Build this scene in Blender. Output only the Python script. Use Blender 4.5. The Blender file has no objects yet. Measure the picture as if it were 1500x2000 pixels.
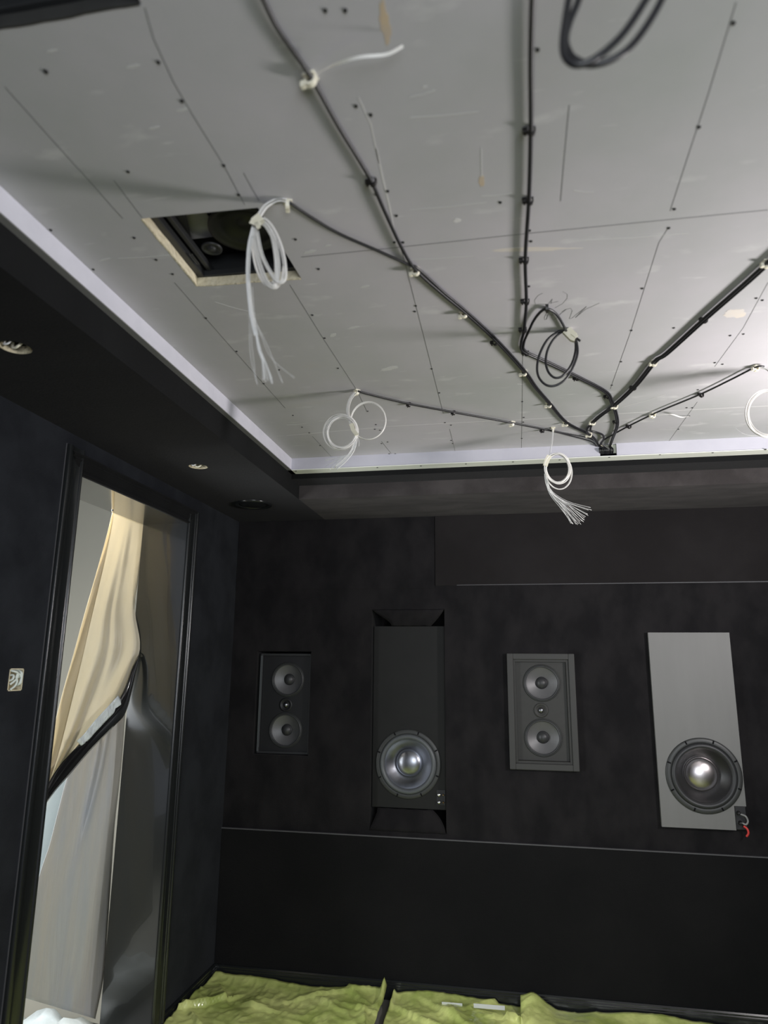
import bpy, bmesh, math, random
from mathutils import Vector, Matrix, noise
random.seed(7)
sc = bpy.context.scene
COL = sc.collection

# ---------------------------------------------------------------- camera
YAW, PITCH, ROLL, FPX = -0.18658, 0.22055, 0.0099537, 1357.04
CAM = Vector((0, 0, 1.5415))
_f = Vector((math.sin(YAW)*math.cos(PITCH), math.cos(YAW)*math.cos(PITCH), math.sin(PITCH)))
_r = Vector((math.cos(YAW), -math.sin(YAW), 0)); _u = _r.cross(_f)
RIGHT = math.cos(ROLL)*_r + math.sin(ROLL)*_u
UP = -math.sin(ROLL)*_r + math.cos(ROLL)*_u
cam_d = bpy.data.cameras.new('camera'); cam = bpy.data.objects.new('camera', cam_d); COL.objects.link(cam)
cam.matrix_world = Matrix(((RIGHT.x, UP.x, -_f.x, CAM.x), (RIGHT.y, UP.y, -_f.y, CAM.y), (RIGHT.z, UP.z, -_f.z, CAM.z), (0, 0, 0, 1)))
cam_d.sensor_fit = 'VERTICAL'; cam_d.sensor_height = 36; cam_d.lens = FPX*36/2000
cam_d.clip_start = .01
cam_d.dof.use_dof = True; cam_d.dof.focus_distance = 2.9; cam_d.dof.aperture_fstop = 2.4
sc.camera = cam

# ---------------------------------------------------------------- world, lights, exposure
w = bpy.data.worlds.new('world'); sc.world = w; w.use_nodes = True
bg = w.node_tree.nodes['Background']; bg.inputs[0].default_value = (.80, .86, 1, 1); bg.inputs[1].default_value = .25
def area(name, loc, target, sx, sy, power, col):
    l = bpy.data.lights.new(name, 'AREA'); l.shape = 'RECTANGLE'; l.size = sx; l.size_y = sy; l.energy = power; l.color = col
    o = bpy.data.objects.new(name, l); COL.objects.link(o); o.location = loc
    o.rotation_euler = (Vector(target)-Vector(loc)).to_track_quat('-Z', 'Y').to_euler(); return o
area('work_light', (1.66, 2.06, 1.80), (-.5, 2.35, 2.5), .32, .32, 19, (1, .955, .955))
area('window_light_behind', (.9, -1.6, 1.6), (.2, 3.5, 1.3), 1.6, 1.5, 30, (.90, .95, 1))
area('next_room_daylight', (-3.3, 1.7, 1.2), (-1.8, 2.8, .9), 1.2, 1.6, 50, (.93, .97, 1))
area('next_room_lamp', (-2.15, 2.75, 2.35), (-2.1, 2.7, 0), .5, .5, 9, (1, .90, .72))
sc.view_settings.view_transform = 'Standard'; sc.view_settings.look = 'None'
sc.view_settings.gamma = 1; sc.view_settings.exposure = 1.1; sc.view_settings.use_curve_mapping = False

# ---------------------------------------------------------------- helpers
def ray(px, py): return (RIGHT*((px-750)/FPX) - UP*((py-1000)/FPX) + _f)
def on(px, py, ax, val):
    d = ray(px, py); return CAM + d*((val-CAM[ax])/d[ax])
CZ, DY, LX = 2.505, 3.70, -1.545        # ceiling height, back wall, left wall
SZ = 2.352                              # soffit underside
def ceil(px, py, drop=0.0): return on(px, py, 2, CZ-drop)

def mat(name, col, rough=.6, metal=0, spec=.5, noise_amt=0, noise_scale=8, col2=None, bump=0, bump_scale=60, sheen=0, trans=0, coat=0, stretch=(1,1,1)):
    m = bpy.data.materials.new(name); m.use_nodes = True; nt = m.node_tree; b = nt.nodes['Principled BSDF']
    b.inputs['Base Color'].default_value = (*col, 1); b.inputs['Roughness'].default_value = rough
    b.inputs['Metallic'].default_value = metal; b.inputs['Specular IOR Level'].default_value = spec
    if sheen:
        b.inputs['Sheen Weight'].default_value = sheen; b.inputs['Sheen Roughness'].default_value = .5
    if coat: b.inputs['Coat Weight'].default_value = coat
    tc = nt.nodes.new('ShaderNodeTexCoord'); mp = nt.nodes.new('ShaderNodeMapping'); mp.inputs['Scale'].default_value = stretch
    nt.links.new(tc.outputs['Object'], mp.inputs[0])
    if col2:
        n = nt.nodes.new('ShaderNodeTexNoise'); n.inputs['Scale'].default_value = noise_scale; n.inputs['Detail'].default_value = 6; n.inputs['Roughness'].default_value = .6
        nt.links.new(mp.outputs[0], n.inputs['Vector'])
        r = nt.nodes.new('ShaderNodeValToRGB'); r.color_ramp.elements[0].position = .5-noise_amt; r.color_ramp.elements[1].position = .5+noise_amt
        r.color_ramp.elements[0].color = (*col, 1); r.color_ramp.elements[1].color = (*col2, 1)
        nt.links.new(n.outputs[0], r.inputs[0]); nt.links.new(r.outputs[0], b.inputs['Base Color'])
    if bump:
        n2 = nt.nodes.new('ShaderNodeTexNoise'); n2.inputs['Scale'].default_value = bump_scale; n2.inputs['Detail'].default_value = 4
        nt.links.new(mp.outputs[0], n2.inputs['Vector'])
        bp = nt.nodes.new('ShaderNodeBump'); bp.inputs['Strength'].default_value = bump; bp.inputs['Distance'].default_value = .01
        nt.links.new(n2.outputs[0], bp.inputs['Height']); nt.links.new(bp.outputs[0], b.inputs['Normal'])
    if trans:
        t = nt.nodes.new('ShaderNodeBsdfTranslucent'); t.inputs[0].default_value = (*(col2 or col), 1)
        mx = nt.nodes.new('ShaderNodeMixShader'); mx.inputs[0].default_value = trans
        out = nt.nodes['Material Output']
        nt.links.new(b.outputs[0], mx.inputs[1]); nt.links.new(t.outputs[0], mx.inputs[2]); nt.links.new(mx.outputs[0], out.inputs[0])
    return m

def ceiling_mat():
    m = mat('plasterboard_grey', (.40, .412, .403), rough=.55, spec=.3, noise_amt=.18, noise_scale=1.1, col2=(.515, .492, .522))
    nt = m.node_tree; b = nt.nodes['Principled BSDF']
    src = b.inputs['Base Color'].links[0].from_socket
    tc = [n for n in nt.nodes if n.type == 'TEX_COORD'][0]
    def layer(scale, sx, sy, lo, hi, colr, amt, prev):
        mp = nt.nodes.new('ShaderNodeMapping'); mp.inputs['Scale'].default_value = (sx, sy, 1); nt.links.new(tc.outputs['Object'], mp.inputs[0])
        n = nt.nodes.new('ShaderNodeTexNoise'); n.inputs['Scale'].default_value = scale; n.inputs['Detail'].default_value = 5
        nt.links.new(mp.outputs[0], n.inputs['Vector'])
        mr = nt.nodes.new('ShaderNodeMapRange'); mr.inputs[1].default_value = lo; mr.inputs[2].default_value = hi; mr.inputs[4].default_value = amt
        nt.links.new(n.outputs[0], mr.inputs[0])
        mx = nt.nodes.new('ShaderNodeMix'); mx.data_type = 'RGBA'; mx.inputs[7].default_value = (*colr, 1)
        nt.links.new(mr.outputs[0], mx.inputs[0]); nt.links.new(prev, mx.inputs[6]); return mx.outputs[2]
    s = layer(9, .7, 1.6, .62, .72, (.66, .66, .65), .45, src)
    s = layer(22, .35, 2.0, .68, .78, (.70, .70, .69), .5, s)
    s = layer(3.5, .5, 1.2, .66, .80, (.52, .46, .40), .35, s)
    nt.links.new(s, b.inputs['Base Color'])
    return m

M = {}
M['ceil'] = ceiling_mat()
M['fascia_left'] = mat('white_primer', (.66, .655, .72), rough=.55, noise_amt=.2, noise_scale=12, col2=(.60, .595, .66), stretch=(1, 1, 1))
M['lip'] = mat('painted_edge_bead', (.80, .82, .74), rough=.35)
M['bead'] = mat('galvanised_bead', (.42, .42, .42), rough=.35, metal=.6)
def velvet(name, a, b2, sc_=3.5, stretch=(1, 1, 1)):
    return mat(name, a, rough=.85, spec=.15, noise_amt=.11, noise_scale=sc_, col2=b2, bump=.25, bump_scale=240, sheen=.03, stretch=stretch)
M['velvet'] = velvet('black_velvet', (.0066, .0062, .0072), (.0135, .0124, .0134), 6.5, (1, 1, .6))
M['velvet_up'] = velvet('black_velvet_upper_panel', (.0120, .0105, .0108), (.0160, .0143, .0147), 2.5)
M['velvet_low'] = velvet('black_velvet_lower_panel', (.0050, .0050, .0056), (.0078, .0076, .0082), 2.0)
M['velvet_left'] = velvet('black_velvet_side_wall', (.0085, .0097, .0130), (.0155, .0175, .022), 4.5)
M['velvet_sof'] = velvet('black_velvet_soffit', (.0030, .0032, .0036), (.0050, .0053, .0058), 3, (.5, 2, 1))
M['velvet_sof2'] = velvet('black_velvet_soffit_lit_nap', (.036, .032, .0315), (.060, .054, .053), 4, (1, 3, 1))  # lit copy of the soffit velvet: light on its nap put into the colour
M['dark'] = mat('dark_void', (.006, .006, .007), rough=.9, spec=.1)
M['gloss'] = mat('black_gloss_paint', (.012, .0135, .014), rough=.22, spec=.5)
M['jamb'] = mat('black_satin_lining', (.018, .020, .019), rough=.20, spec=.62, coat=.5)
M['seam'] = mat('pale_edge_strip', (.075, .075, .08), rough=.7)  # pale grey; also carries the light caught on the panel lips
M['cable'] = mat('black_cable_sheath', (.012, .012, .014), rough=.38, spec=.5)
M['clipb'] = mat('black_clip_plastic', (.012, .010, .010), rough=.45)
M['clipw'] = mat('cream_nylon', (.78, .74, .60), rough=.45)
M['nail'] = mat('dark_nail', (.03, .025, .02), rough=.4, metal=.5)
M['tape'] = mat('cream_masking_tape', (.72, .68, .52), rough=.5, noise_amt=.2, noise_scale=60, col2=(.80, .76, .62))
M['fibre'] = mat('clear_white_fibre', (.90, .88, .84), rough=.30, spec=.6, trans=.12)
M['fibre_thin'] = mat('thin_fibre', (.88, .88, .86), rough=.25, spec=.6, trans=.12)
M['screw'] = mat('black_screw_head', (.03, .03, .03), rough=.5, metal=.3)
M['pencil'] = mat('pencil_graphite', (.16, .16, .165), rough=.7)
M['pale'] = mat('pale_scrape', (.62, .61, .60), rough=.8)
M['tear'] = mat('torn_paper_brown', (.55, .43, .28), rough=.8, noise_amt=.2, noise_scale=25, col2=(.46, .40, .33))
M['gyp'] = mat('cut_plaster_edge', (.75, .68, .50), rough=.85, noise_amt=.2, noise_scale=40, col2=(.62, .55, .38), bump=.8, bump_scale=90)
M['steel'] = mat('black_steel_frame', (.022, .023, .024), rough=.42, spec=.5)
M['blackpl'] = mat('black_speaker_baffle', (.006, .006, .007), rough=.5)
M['greybaf'] = mat('charcoal_baffle', (.020, .020, .018), rough=.6, noise_amt=.2, noise_scale=50, col2=(.025, .0245, .022))
M['greyfr'] = mat('charcoal_frame', (.031, .031, .029), rough=.6)
M['greybox'] = mat('grey_primed_board', (.145, .145, .139), rough=.55, noise_amt=.3, noise_scale=6, col2=(.165, .165, .159), stretch=(3, 1, .5))
M['subblack'] = mat('black_board', (.0055, .0057, .0053), rough=.6, spec=.3, noise_amt=.2, noise_scale=9, col2=(.0085, .0085, .008))
M['rubber'] = mat('rubber_surround', (.030, .031, .033), rough=.45)
M['rubber2'] = mat('grey_rubber_surround', (.085, .093, .098), rough=.42)
M['cone'] = mat('satin_cone', (.11, .11, .113), rough=.45, metal=.3)
M['alu'] = mat('anodised_cone', (.33, .34, .37), rough=.30, metal=1)
M['blackcone'] = mat('black_pulp_cone', (.017, .017, .018), rough=.35)
M['cap'] = mat('polished_cap', (.60, .56, .56), rough=.30, metal=1)
M['basket'] = mat('basket_ring', (.032, .034, .033), rough=.45)
M['chrome'] = mat('chrome', (.7, .7, .7), rough=.2, metal=1)
M['red'] = mat('red_wire', (.55, .04, .035), rough=.45)
M['greyw'] = mat('grey_wire', (.22, .22, .22), rough=.45)
M['sheet'] = mat('cream_plastic_sheet', (.66, .60, .46), rough=.32, spec=.45, noise_amt=.25, noise_scale=3.5, col2=(.72, .68, .58), bump=.35, bump_scale=7, trans=.45)
M['sheet2'] = mat('milky_plastic_sheet', (.43, .49, .58), rough=.30, spec=.5, noise_amt=.28, noise_scale=2.6, col2=(.60, .57, .52), bump=.5, bump_scale=9, trans=.35, stretch=(1, 4, .35))
M['sheetw'] = mat('white_plastic_sheet', (.75, .80, .80), rough=.35, bump=.6, bump_scale=12, trans=.3)
M['blktape'] = mat('black_plastic_strap', (.010, .010, .011), rough=.12, spec=.7, coat=.6)
M['cleartape'] = mat('clear_tape_glare', (.74, .80, .84), rough=.15, spec=.8, bump=.6, bump_scale=60)  # clear tape, its white glare put into the colour
M['paint'] = mat('beige_wall_paint', (.27, .262, .225), rough=.8)
M['film'] = mat('yellow_polythene_film', (.48, .58, .15), rough=.18, spec=.9, noise_amt=.12, noise_scale=4.5, col2=(.86, .92, .34), bump=.7, bump_scale=14, trans=.12)
M['white'] = mat('white_tape', (.80, .81, .84), rough=.4)
M['copper'] = mat('brass_stud', (.45, .30, .15), rough=.3, metal=1)

def link(name, me, m=None, parent=None):
    o = bpy.data.objects.new(name, me); COL.objects.link(o)
    if m is not None: me.materials.append(m)
    if parent is not None: o.parent = parent
    return o
def obj(name, bm, m, parent=None, smooth=False):
    bmesh.ops.recalc_face_normals(bm, faces=bm.faces)
    me = bpy.data.meshes.new(name); bm.to_mesh(me); bm.free()
    if smooth:
        for p in me.polygons: p.use_smooth = True
    return link(name, me, m, parent)
def tag(o, label=None, cat=None, group=None, kind=None):
    if label: o['label'] = label
    if cat: o['category'] = cat
    if group: o['group'] = group
    if kind: o['kind'] = kind
    return o
def thing(name, label, cat, loc=(0, 0, 0), rz=0, group=None):
    o = bpy.data.objects.new(name, None); COL.objects.link(o); o.location = loc; o.rotation_euler = (0, 0, rz)
    o.empty_display_size = .05
    return tag(o, label, cat, group)
def box(bm, a, b, bevel=0):
    a, b = Vector(a), Vector(b); c = (a+b)/2; s = b-a
    r = bmesh.ops.create_cube(bm, size=1, matrix=Matrix.Translation(c) @ Matrix.Diagonal((abs(s.x), abs(s.y), abs(s.z), 1)))
    if bevel:
        es = list({e for v in r['verts'] for e in v.link_edges})
        bmesh.ops.bevel(bm, geom=es, offset=bevel, segments=2, affect='EDGES', profile=.5)
def cutmesh(o, cutter_bm):
    cm = bpy.data.meshes.new('cut'); bmesh.ops.recalc_face_normals(cutter_bm, faces=cutter_bm.faces); cutter_bm.to_mesh(cm); cutter_bm.free()
    c = bpy.data.objects.new('cut', cm); COL.objects.link(c)
    md = o.modifiers.new('b', 'BOOLEAN'); md.operation = 'DIFFERENCE'; md.solver = 'EXACT'; md.object = c
    dg = bpy.context.evaluated_depsgraph_get(); dg.update()
    me = bpy.data.meshes.new_from_object(o.evaluated_get(dg)); o.modifiers.clear()
    old = o.data; o.data = me; bpy.data.objects.remove(c); bpy.data.meshes.remove(old); me.name = o.name
def catmull(pts, n=6, closed=False):
    P = [Vector(p) for p in pts]; out = []; L = len(P)
    rng = range(L) if closed else range(L-1)
    for i in rng:
        if closed: p0, p1, p2, p3 = P[i-1], P[i], P[(i+1) % L], P[(i+2) % L]
        else: p0, p1, p2, p3 = P[max(i-1, 0)], P[i], P[i+1], P[min(i+2, L-1)]
        for k in range(n):
            t = k/n
            out.append(.5*((2*p1)+(-p0+p2)*t+(2*p0-5*p1+4*p2-p3)*t*t+(-p0+3*p1-3*p2+p3)*t**3))
    if not closed: out.append(P[-1])
    return out
def tube(bm, pts, r, sides=8, closed=False):
    n = len(pts); rings = []; up = Vector((0, 0, 1)); prev = None
    for i, p in enumerate(pts):
        a = pts[i-1] if (i > 0 or closed) else p; b = pts[(i+1) % n] if (i < n-1 or closed) else p
        t = (b-a)
        if t.length < 1e-9: t = Vector((1, 0, 0))
        t.normalize()
        if prev is None:
            s = t.cross(up)
            if s.length < .05: s = t.cross(Vector((1, 0, 0)))
        else: s = prev - t*prev.dot(t)
        if s.length < 1e-6: s = t.cross(Vector((0, 1, 0)))
        s.normalize(); prev = s; u = t.cross(s)
        rr = r(i/(n-1)) if callable(r) else r
        rings.append([bm.verts.new(p+(s*math.cos(k*2*math.pi/sides)+u*math.sin(k*2*math.pi/sides))*rr) for k in range(sides)])
    m_ = n if closed else n-1
    for i in range(m_):
        A, B = rings[i], rings[(i+1) % n]
        for k in range(sides): bm.faces.new((A[k], A[(k+1) % sides], B[(k+1) % sides], B[k]))
    if not closed:
        bm.faces.new(rings[0][::-1]); bm.faces.new(rings[-1])
def ribbon(bm, pts, wdt, th, nrm=Vector((0, 0, 1))):
    # flat strip of real thickness following pts, broad side perpendicular to nrm
    n = len(pts); R = []
    for i, p in enumerate(pts):
        t = (pts[min(i+1, n-1)]-pts[max(i-1, 0)]).normalized(); s = t.cross(nrm)
        if s.length < 1e-6: s = Vector((1, 0, 0))
        s.normalize(); h = nrm.normalized()*th/2; s = s*wdt/2
        R.append([bm.verts.new(p+s+h), bm.verts.new(p-s+h), bm.verts.new(p-s-h), bm.verts.new(p+s-h)])
    for i in range(n-1):
        A, B = R[i], R[i+1]
        for k in range(4): bm.faces.new((A[k], A[(k+1) % 4], B[(k+1) % 4], B[k]))
    bm.faces.new(R[0][::-1]); bm.faces.new(R[-1])
def lathe(bm, prof, seg=48, mtx=Matrix()):
    # prof: (radius, depth) revolved about local Z
    R = []
    for (r, z) in prof:
        if r < 1e-6: R.append([bm.verts.new(mtx @ Vector((0, 0, z)))])
        else: R.append([bm.verts.new(mtx @ Vector((r*math.cos(2*math.pi*k/seg), r*math.sin(2*math.pi*k/seg), z))) for k in range(seg)])
    for i in range(len(R)-1):
        A, B = R[i], R[i+1]
        for k in range(seg):
            a0, a1 = A[k % len(A)], A[(k+1) % len(A)]; b0, b1 = B[k % len(B)], B[(k+1) % len(B)]
            vs = []
            for v in (a0, a1, b1, b0):
                if v not in vs: vs.append(v)
            if len(vs) > 2: bm.faces.new(vs)
def prism(bm, poly, axis, a, b):
    # extrude a 2-D polygon (in the two other axes) along axis from a to b
    def V(p, t):
        if axis == 0: return Vector((t, p[0], p[1]))
        if axis == 1: return Vector((p[0], t, p[1]))
        return Vector((p[0], p[1], t))
    A = [bm.verts.new(V(p, a)) for p in poly]; B = [bm.verts.new(V(p, b)) for p in poly]; n = len(poly)
    for i in range(n): bm.faces.new((A[i], A[(i+1) % n], B[(i+1) % n], B[i]))
    bm.faces.new(A[::-1]); bm.faces.new(B)
def struct(name, bm, m, parent=None, smooth=False):
    o = obj(name, bm, m, parent, smooth)
    if parent is None: o['kind'] = 'structure'
    return o

# ================================================================ SETTING
RX = 1.78; FY = -2.2                                     # right wall, rear of the room
TRAY_L, TRAY_B, TRAY_R = -1.018, 3.022, 1.27
# ceiling boards with the two speaker hatches
bm = bmesh.new(); box(bm, (TRAY_L, FY, CZ), (TRAY_R, TRAY_B, CZ+.022)); ceiling = struct('ceiling', bm, M['ceil'])
HX0, HX1, HY0, HY1 = -.788, -.512, 1.238, 1.524
bm = bmesh.new(); prism(bm, [(-.787, 1.234), (-.517, 1.242), (-.508, 1.530), (-.789, 1.518)], 2, CZ-.05, CZ+.06); cutmesh(ceiling, bm)
bm = bmesh.new(); box(bm, (-.80, .47, CZ-.05), (-.52, .765, CZ+.06)); cutmesh(ceiling, bm)

# floor
bm = bmesh.new(); box(bm, (LX-2.2, FY, -.05), (RX+.2, DY+.4, 0)); struct('floor', bm, mat('floor_concrete', (.22, .21, .19), rough=.8))
# back wall
bm = bmesh.new(); box(bm, (LX-.3, DY, -.05), (RX+.2, DY+.40, 2.7)); wb = struct('wall_back', bm, M['velvet'])
bm = bmesh.new(); box(bm, (-.758, DY-.1, .740), (-.368, DY+.33, 1.848)); cutmesh(wb, bm)
bm = bmesh.new(); box(bm, (.648, DY-.1, .831), (1.018, DY+.33, 1.722)); cutmesh(wb, bm)
bm = bmesh.new(); box(bm, (-1.398, DY-.1, 1.085), (-1.092, DY+.20, 1.624)); cutmesh(wb, bm)
bm = bmesh.new(); box(bm, (-.02, DY-.1, 1.09), (.25, DY+.20, 1.59)); cutmesh(wb, bm)
# stretched velvet panels above and below, a few mm proud of the wall
bm = bmesh.new(); box(bm, (-.415, DY-.009, 1.972), (RX, DY+.001, SZ), .003); struct('wall_back_upper_panel', bm, M['velvet_up'])
bm = bmesh.new(); box(bm, (LX, DY-.005, 1.958), (-.417, DY+.001, SZ), .003); struct('wall_back_upper_corner_panel', bm, M['velvet'])
bm = bmesh.new(); box(bm, (LX, DY-.009, .05), (RX, DY+.001, .714), .003); struct('wall_back_lower_panel', bm, M['velvet_low'])
bm = bmesh.new(); prism(bm, [(-.300, 1.9715), (-.300, 1.9745), (RX, 1.9755), (RX, 1.9695)], 1, DY-.012, DY-.009); struct('lip_highlight_1', bm, M['seam'])  # pale strip painted for the light caught by the upper panel's lip
bm = bmesh.new(); box(bm, (LX, DY-.012, .7135), (RX, DY+.001, .7185)); struct('lip_highlight_2', bm, M['seam'])  # same caught light along the lower panel's lip, as a pale strip
# left wall with its doorway
DN, DF, DH = 2.19, 3.06, 2.215
bm = bmesh.new(); box(bm, (LX-.23, FY, -.05), (LX, DY+.01, 2.7)); wl = struct('wall_left', bm, M['velvet_left'])
bm = bmesh.new(); box(bm, (LX-.4, DN-.004, -.2), (LX+.1, DF+.004, DH+.004)); cutmesh(wl, bm)
bm = bmesh.new(); box(bm, (LX-.06, 1.958, 1.460), (LX+.05, 2.022, 1.528)); cutmesh(wl, bm)
# lining of the doorway
bm = bmesh.new(); box(bm, (LX-.232, DF-.0005, 0), (LX+.003, DF+.012, DH+.01)); struct('door_1_far_lining', bm, M['jamb'])
bm = bmesh.new(); box(bm, (LX-.232, DN-.012, 0), (LX+.003, DN+.0005, DH+.01)); struct('door_1_near_lining', bm, M['jamb'])
bm = bmesh.new(); box(bm, (LX-.232, DN, DH), (LX+.003, DF, DH+.012)); struct('door_1_head_lining', bm, M['jamb'])
# moulded casing: (offset from the opening, thickness)
def bead(c, h, r, n=7): return [(c-r*math.cos(math.pi*i/(n-1)), h+r*.9*math.sin(math.pi*i/(n-1))) for i in range(n)]
prof = [(-.002, 0), (-.002, .008)]+bead(.005, .009, .006)+[(.012, .008), (.020, .007), (.024, .010)]+[(.030, .0115), (.048, .0125)]+bead(.056, .013, .005)+bead(.073, .014, .009, 9)+[(.083, .013), (.086, .011), (.086, 0)]
bm = bmesh.new(); prism(bm, [(LX+t, DF+o) for o, t in prof], 2, 0, 2.285); far_c = struct('door_1_far_casing', bm, M['gloss'], None, True)
bm = bmesh.new(); prism(bm, [(LX+t, DN-o) for o, t in [(-.002, 0), (-.002, .010)]+bead(.005, .012, .0065, 9)+[(.0125, .011), (.014, .010), (.060, .011), (.066, .016), (.084, .017), (.086, .015), (.086, 0)]][::-1], 2, 0, 2.305); near_c = struct('door_1_near_casing', bm, M['gloss'], None, True)
for c_ in (far_c, near_c): c_.data.set_sharp_from_angle(angle=math.radians(50))
bm = bmesh.new(); box(bm, (LX, DN-.0885, 0), (LX+.003, DN-.0862, 2.308)); struct('trim_6', bm, M['seam'])
bm = bmesh.new(); prism(bm, [(LX+t, DH+o*.9) for o, t in prof], 1, DN-.082, DF+.084)
for v in bm.verts: v.co = Vector((v.co.x, v.co.y, v.co.z))
bm.free()
bm = bmesh.new()
pp = [(LX+t*.9, DH+o*.9) for o, t in prof]
A = [bm.verts.new((x, DN-(z-DH), z)) for x, z in pp]; B = [bm.verts.new((x, DF+(z-DH), z)) for x, z in pp]
for i in range(len(pp)): bm.faces.new((A[i], A[(i+1) % len(pp)], B[(i+1) % len(pp)], B[i]))
bm.faces.new(A[::-1]); bm.faces.new(B); struct('door_1_head_casing', bm, M['velvet_sof'])
# right wall, rear wall
bm = bmesh.new(); box(bm, (RX, FY, -.05), (RX+.1, DY, 2.7)); struct('wall_right', bm, M['velvet'])
# baseboards
bp = [(0, 0), (.016, 0), (.016, .055), (.013, .058), (.013, .064), (.010, .068), (.010, .074), (.006, .080), (0, .082)]
bm = bmesh.new(); prism(bm, [(DY-.009-x, z) for x, z in bp], 0, LX, RX); struct('baseboard_back', bm, M['gloss'])
bm = bmesh.new(); prism(bm, [(LX+x, z+.0) for x, z in bp], 1, DF+.086, DY-.009); 
struct('baseboard_left', bm, M['gloss'])
# soffit round the tray: left and back strips, stepped recess towards the ceiling
XF = -1.036
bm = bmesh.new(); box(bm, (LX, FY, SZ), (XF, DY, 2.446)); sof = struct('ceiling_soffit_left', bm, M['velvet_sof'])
for (x, y, r) in ((-1.270, 1.480, .041), (-1.282, 2.598, .040)):
    bm = bmesh.new(); bmesh.ops.create_cone(bm, cap_ends=True, segments=40, radius1=r, radius2=r, depth=.05, matrix=Matrix.Translation((x, y, SZ))); cutmesh(sof, bm)
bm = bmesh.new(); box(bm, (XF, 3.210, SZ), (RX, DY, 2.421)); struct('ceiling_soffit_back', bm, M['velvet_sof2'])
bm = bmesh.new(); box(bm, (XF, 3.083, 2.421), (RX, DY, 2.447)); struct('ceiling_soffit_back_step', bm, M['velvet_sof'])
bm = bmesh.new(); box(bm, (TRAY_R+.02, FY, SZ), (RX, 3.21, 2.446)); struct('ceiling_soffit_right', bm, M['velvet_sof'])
# white upstand between the boards and the soffit (fascia) with edge bead
bm = bmesh.new(); box(bm, (TRAY_L-.016, FY, 2.447), (TRAY_L, TRAY_B, CZ+.022)); struct('ceiling_upstand_left', bm, M['fascia_left'])
bm = bmesh.new(); box(bm, (TRAY_L-.016, TRAY_B, 2.447), (TRAY_R+.016, TRAY_B+.016, CZ+.022)); fb = struct('ceiling_upstand_back', bm, mat('white_primer_shaded', (.50, .495, .545), rough=.55, noise_amt=.2, noise_scale=8, col2=(.45, .445, .50)))  # same white primer, with its dimmer, bluer shade put into the colour
hA = on(1171, 868, 1, TRAY_B); hB = on(1205, 889, 1, TRAY_B)
bm = bmesh.new(); box(bm, (hA.x, TRAY_B-.05, hB.z), (hB.x, TRAY_B+.05, hA.z)); cutmesh(fb, bm)
bm = bmesh.new(); box(bm, (TRAY_R, FY, 2.447), (TRAY_R+.016, TRAY_B, CZ+.022)); struct('ceiling_upstand_right', bm, M['fascia_left'])
bm = bmesh.new(); box(bm, (XF-.003, FY, 2.4455), (TRAY_L+.003, 3.083, 2.4485)); struct('trim_3', bm, M['bead'])
bm = bmesh.new(); box(bm, (XF, TRAY_B-.004, 2.4455), (TRAY_R, 3.086, 2.4485)); tb = struct('trim_4', bm, M['lip'])
bm = bmesh.new(); box(bm, (hA.x, TRAY_B+.012, hB.z+.014), (hB.x+.0, TRAY_B+.018, hA.z)); struct('ceiling_back_cavity', bm, mat('green_board', (.60, .62, .50), rough=.8))
bm = bmesh.new(); box(bm, (LX-.3, FY, 2.60), (RX+.2, DY+.4, 2.75)); struct('ceiling_slab', bm, M['dark'])
# next room seen through the doorway
bm = bmesh.new(); box(bm, (-3.9, .2, -.05), (-3.8, 4.6, 3.4)); struct('wall_next_room', bm, M['paint'])
bm = bmesh.new(); box(bm, (-3.8, 4.5, -.05), (LX-.3, 4.6, 3.4)); struct('wall_next_room_far', bm, M['paint'])
bm = bmesh.new(); box(bm, (-3.8, -.5, 3.3), (LX-.23, 4.6, 3.4)); struct('ceiling_next_room', bm, M['paint'])
bm = bmesh.new(); box(bm, (-3.8, .2, -.045), (LX-.23, 4.6, .002)); struct('floor_next_room', bm, M['paint'])
bm = bmesh.new(); box(bm, (LX-.2301, DN-.06, 0), (LX-.2300-.012, DN, 2.3)); struct('trim_5', bm, M['paint'])

# ---- ceiling details: joints, pencil lines, screws, paper tears
def line_on_ceiling(name, pts, wdt, m, z=.0003, th=.0004):
    bm = bmesh.new(); ribbon(bm, [ceil(x, y, z) for x, y in pts], wdt, th); o = obj(name, bm, m, ceiling); return o
line_on_ceiling('board_joint', [(588, 502), (750, 486), (1040, 455), (1500, 410)], .0016, M['pencil'])
line_on_ceiling('board_joint', [(560, 851), (760, 833), (1000, 820)], .002, M['pale'])
line_on_ceiling('board_joint', [(1000, 821), (1240, 806), (1500, 793)], .0022, M['pale'])
for pts in ([(10, 170), (120, 293), (240, 427)], [(222, 352), (278, 425)], [(341, 552), (440, 665), (557, 797)], [(283, 15), (300, 75), (340, 162), (375, 222), (437, 322), (478, 400)],
            [(566, 556), (625, 651), (697, 762), (717, 804)], [(476, 338), (506, 392)], [(785, 490), (826, 650), (866, 808)], [(878, 838), (889, 882)],
            [(1021, 690), (1020, 790), (1018, 900)], [(1112, 205), (1103, 300), (1095, 393)], [(1438, 5), (1385, 180), (1309, 412)], [(1304, 447), (1287, 474), (1232, 648), (1192, 760)],
            [(1500, 552), (1452, 640), (1396, 716)], [(610, 852), (648, 893)], [(745, 862), (764, 886)], [(1362, 785), (1302, 868)]):
    line_on_ceiling('pencil_line', pts, .0013, M['pencil'])
for pts, wd in (([(735, 290), (748, 350), (760, 400), (770, 450)], .0035), ([(700, 190), (725, 245), (740, 320)], .002)):
    line_on_ceiling('pale_scrape', pts, wd, M['pale'])
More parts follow.
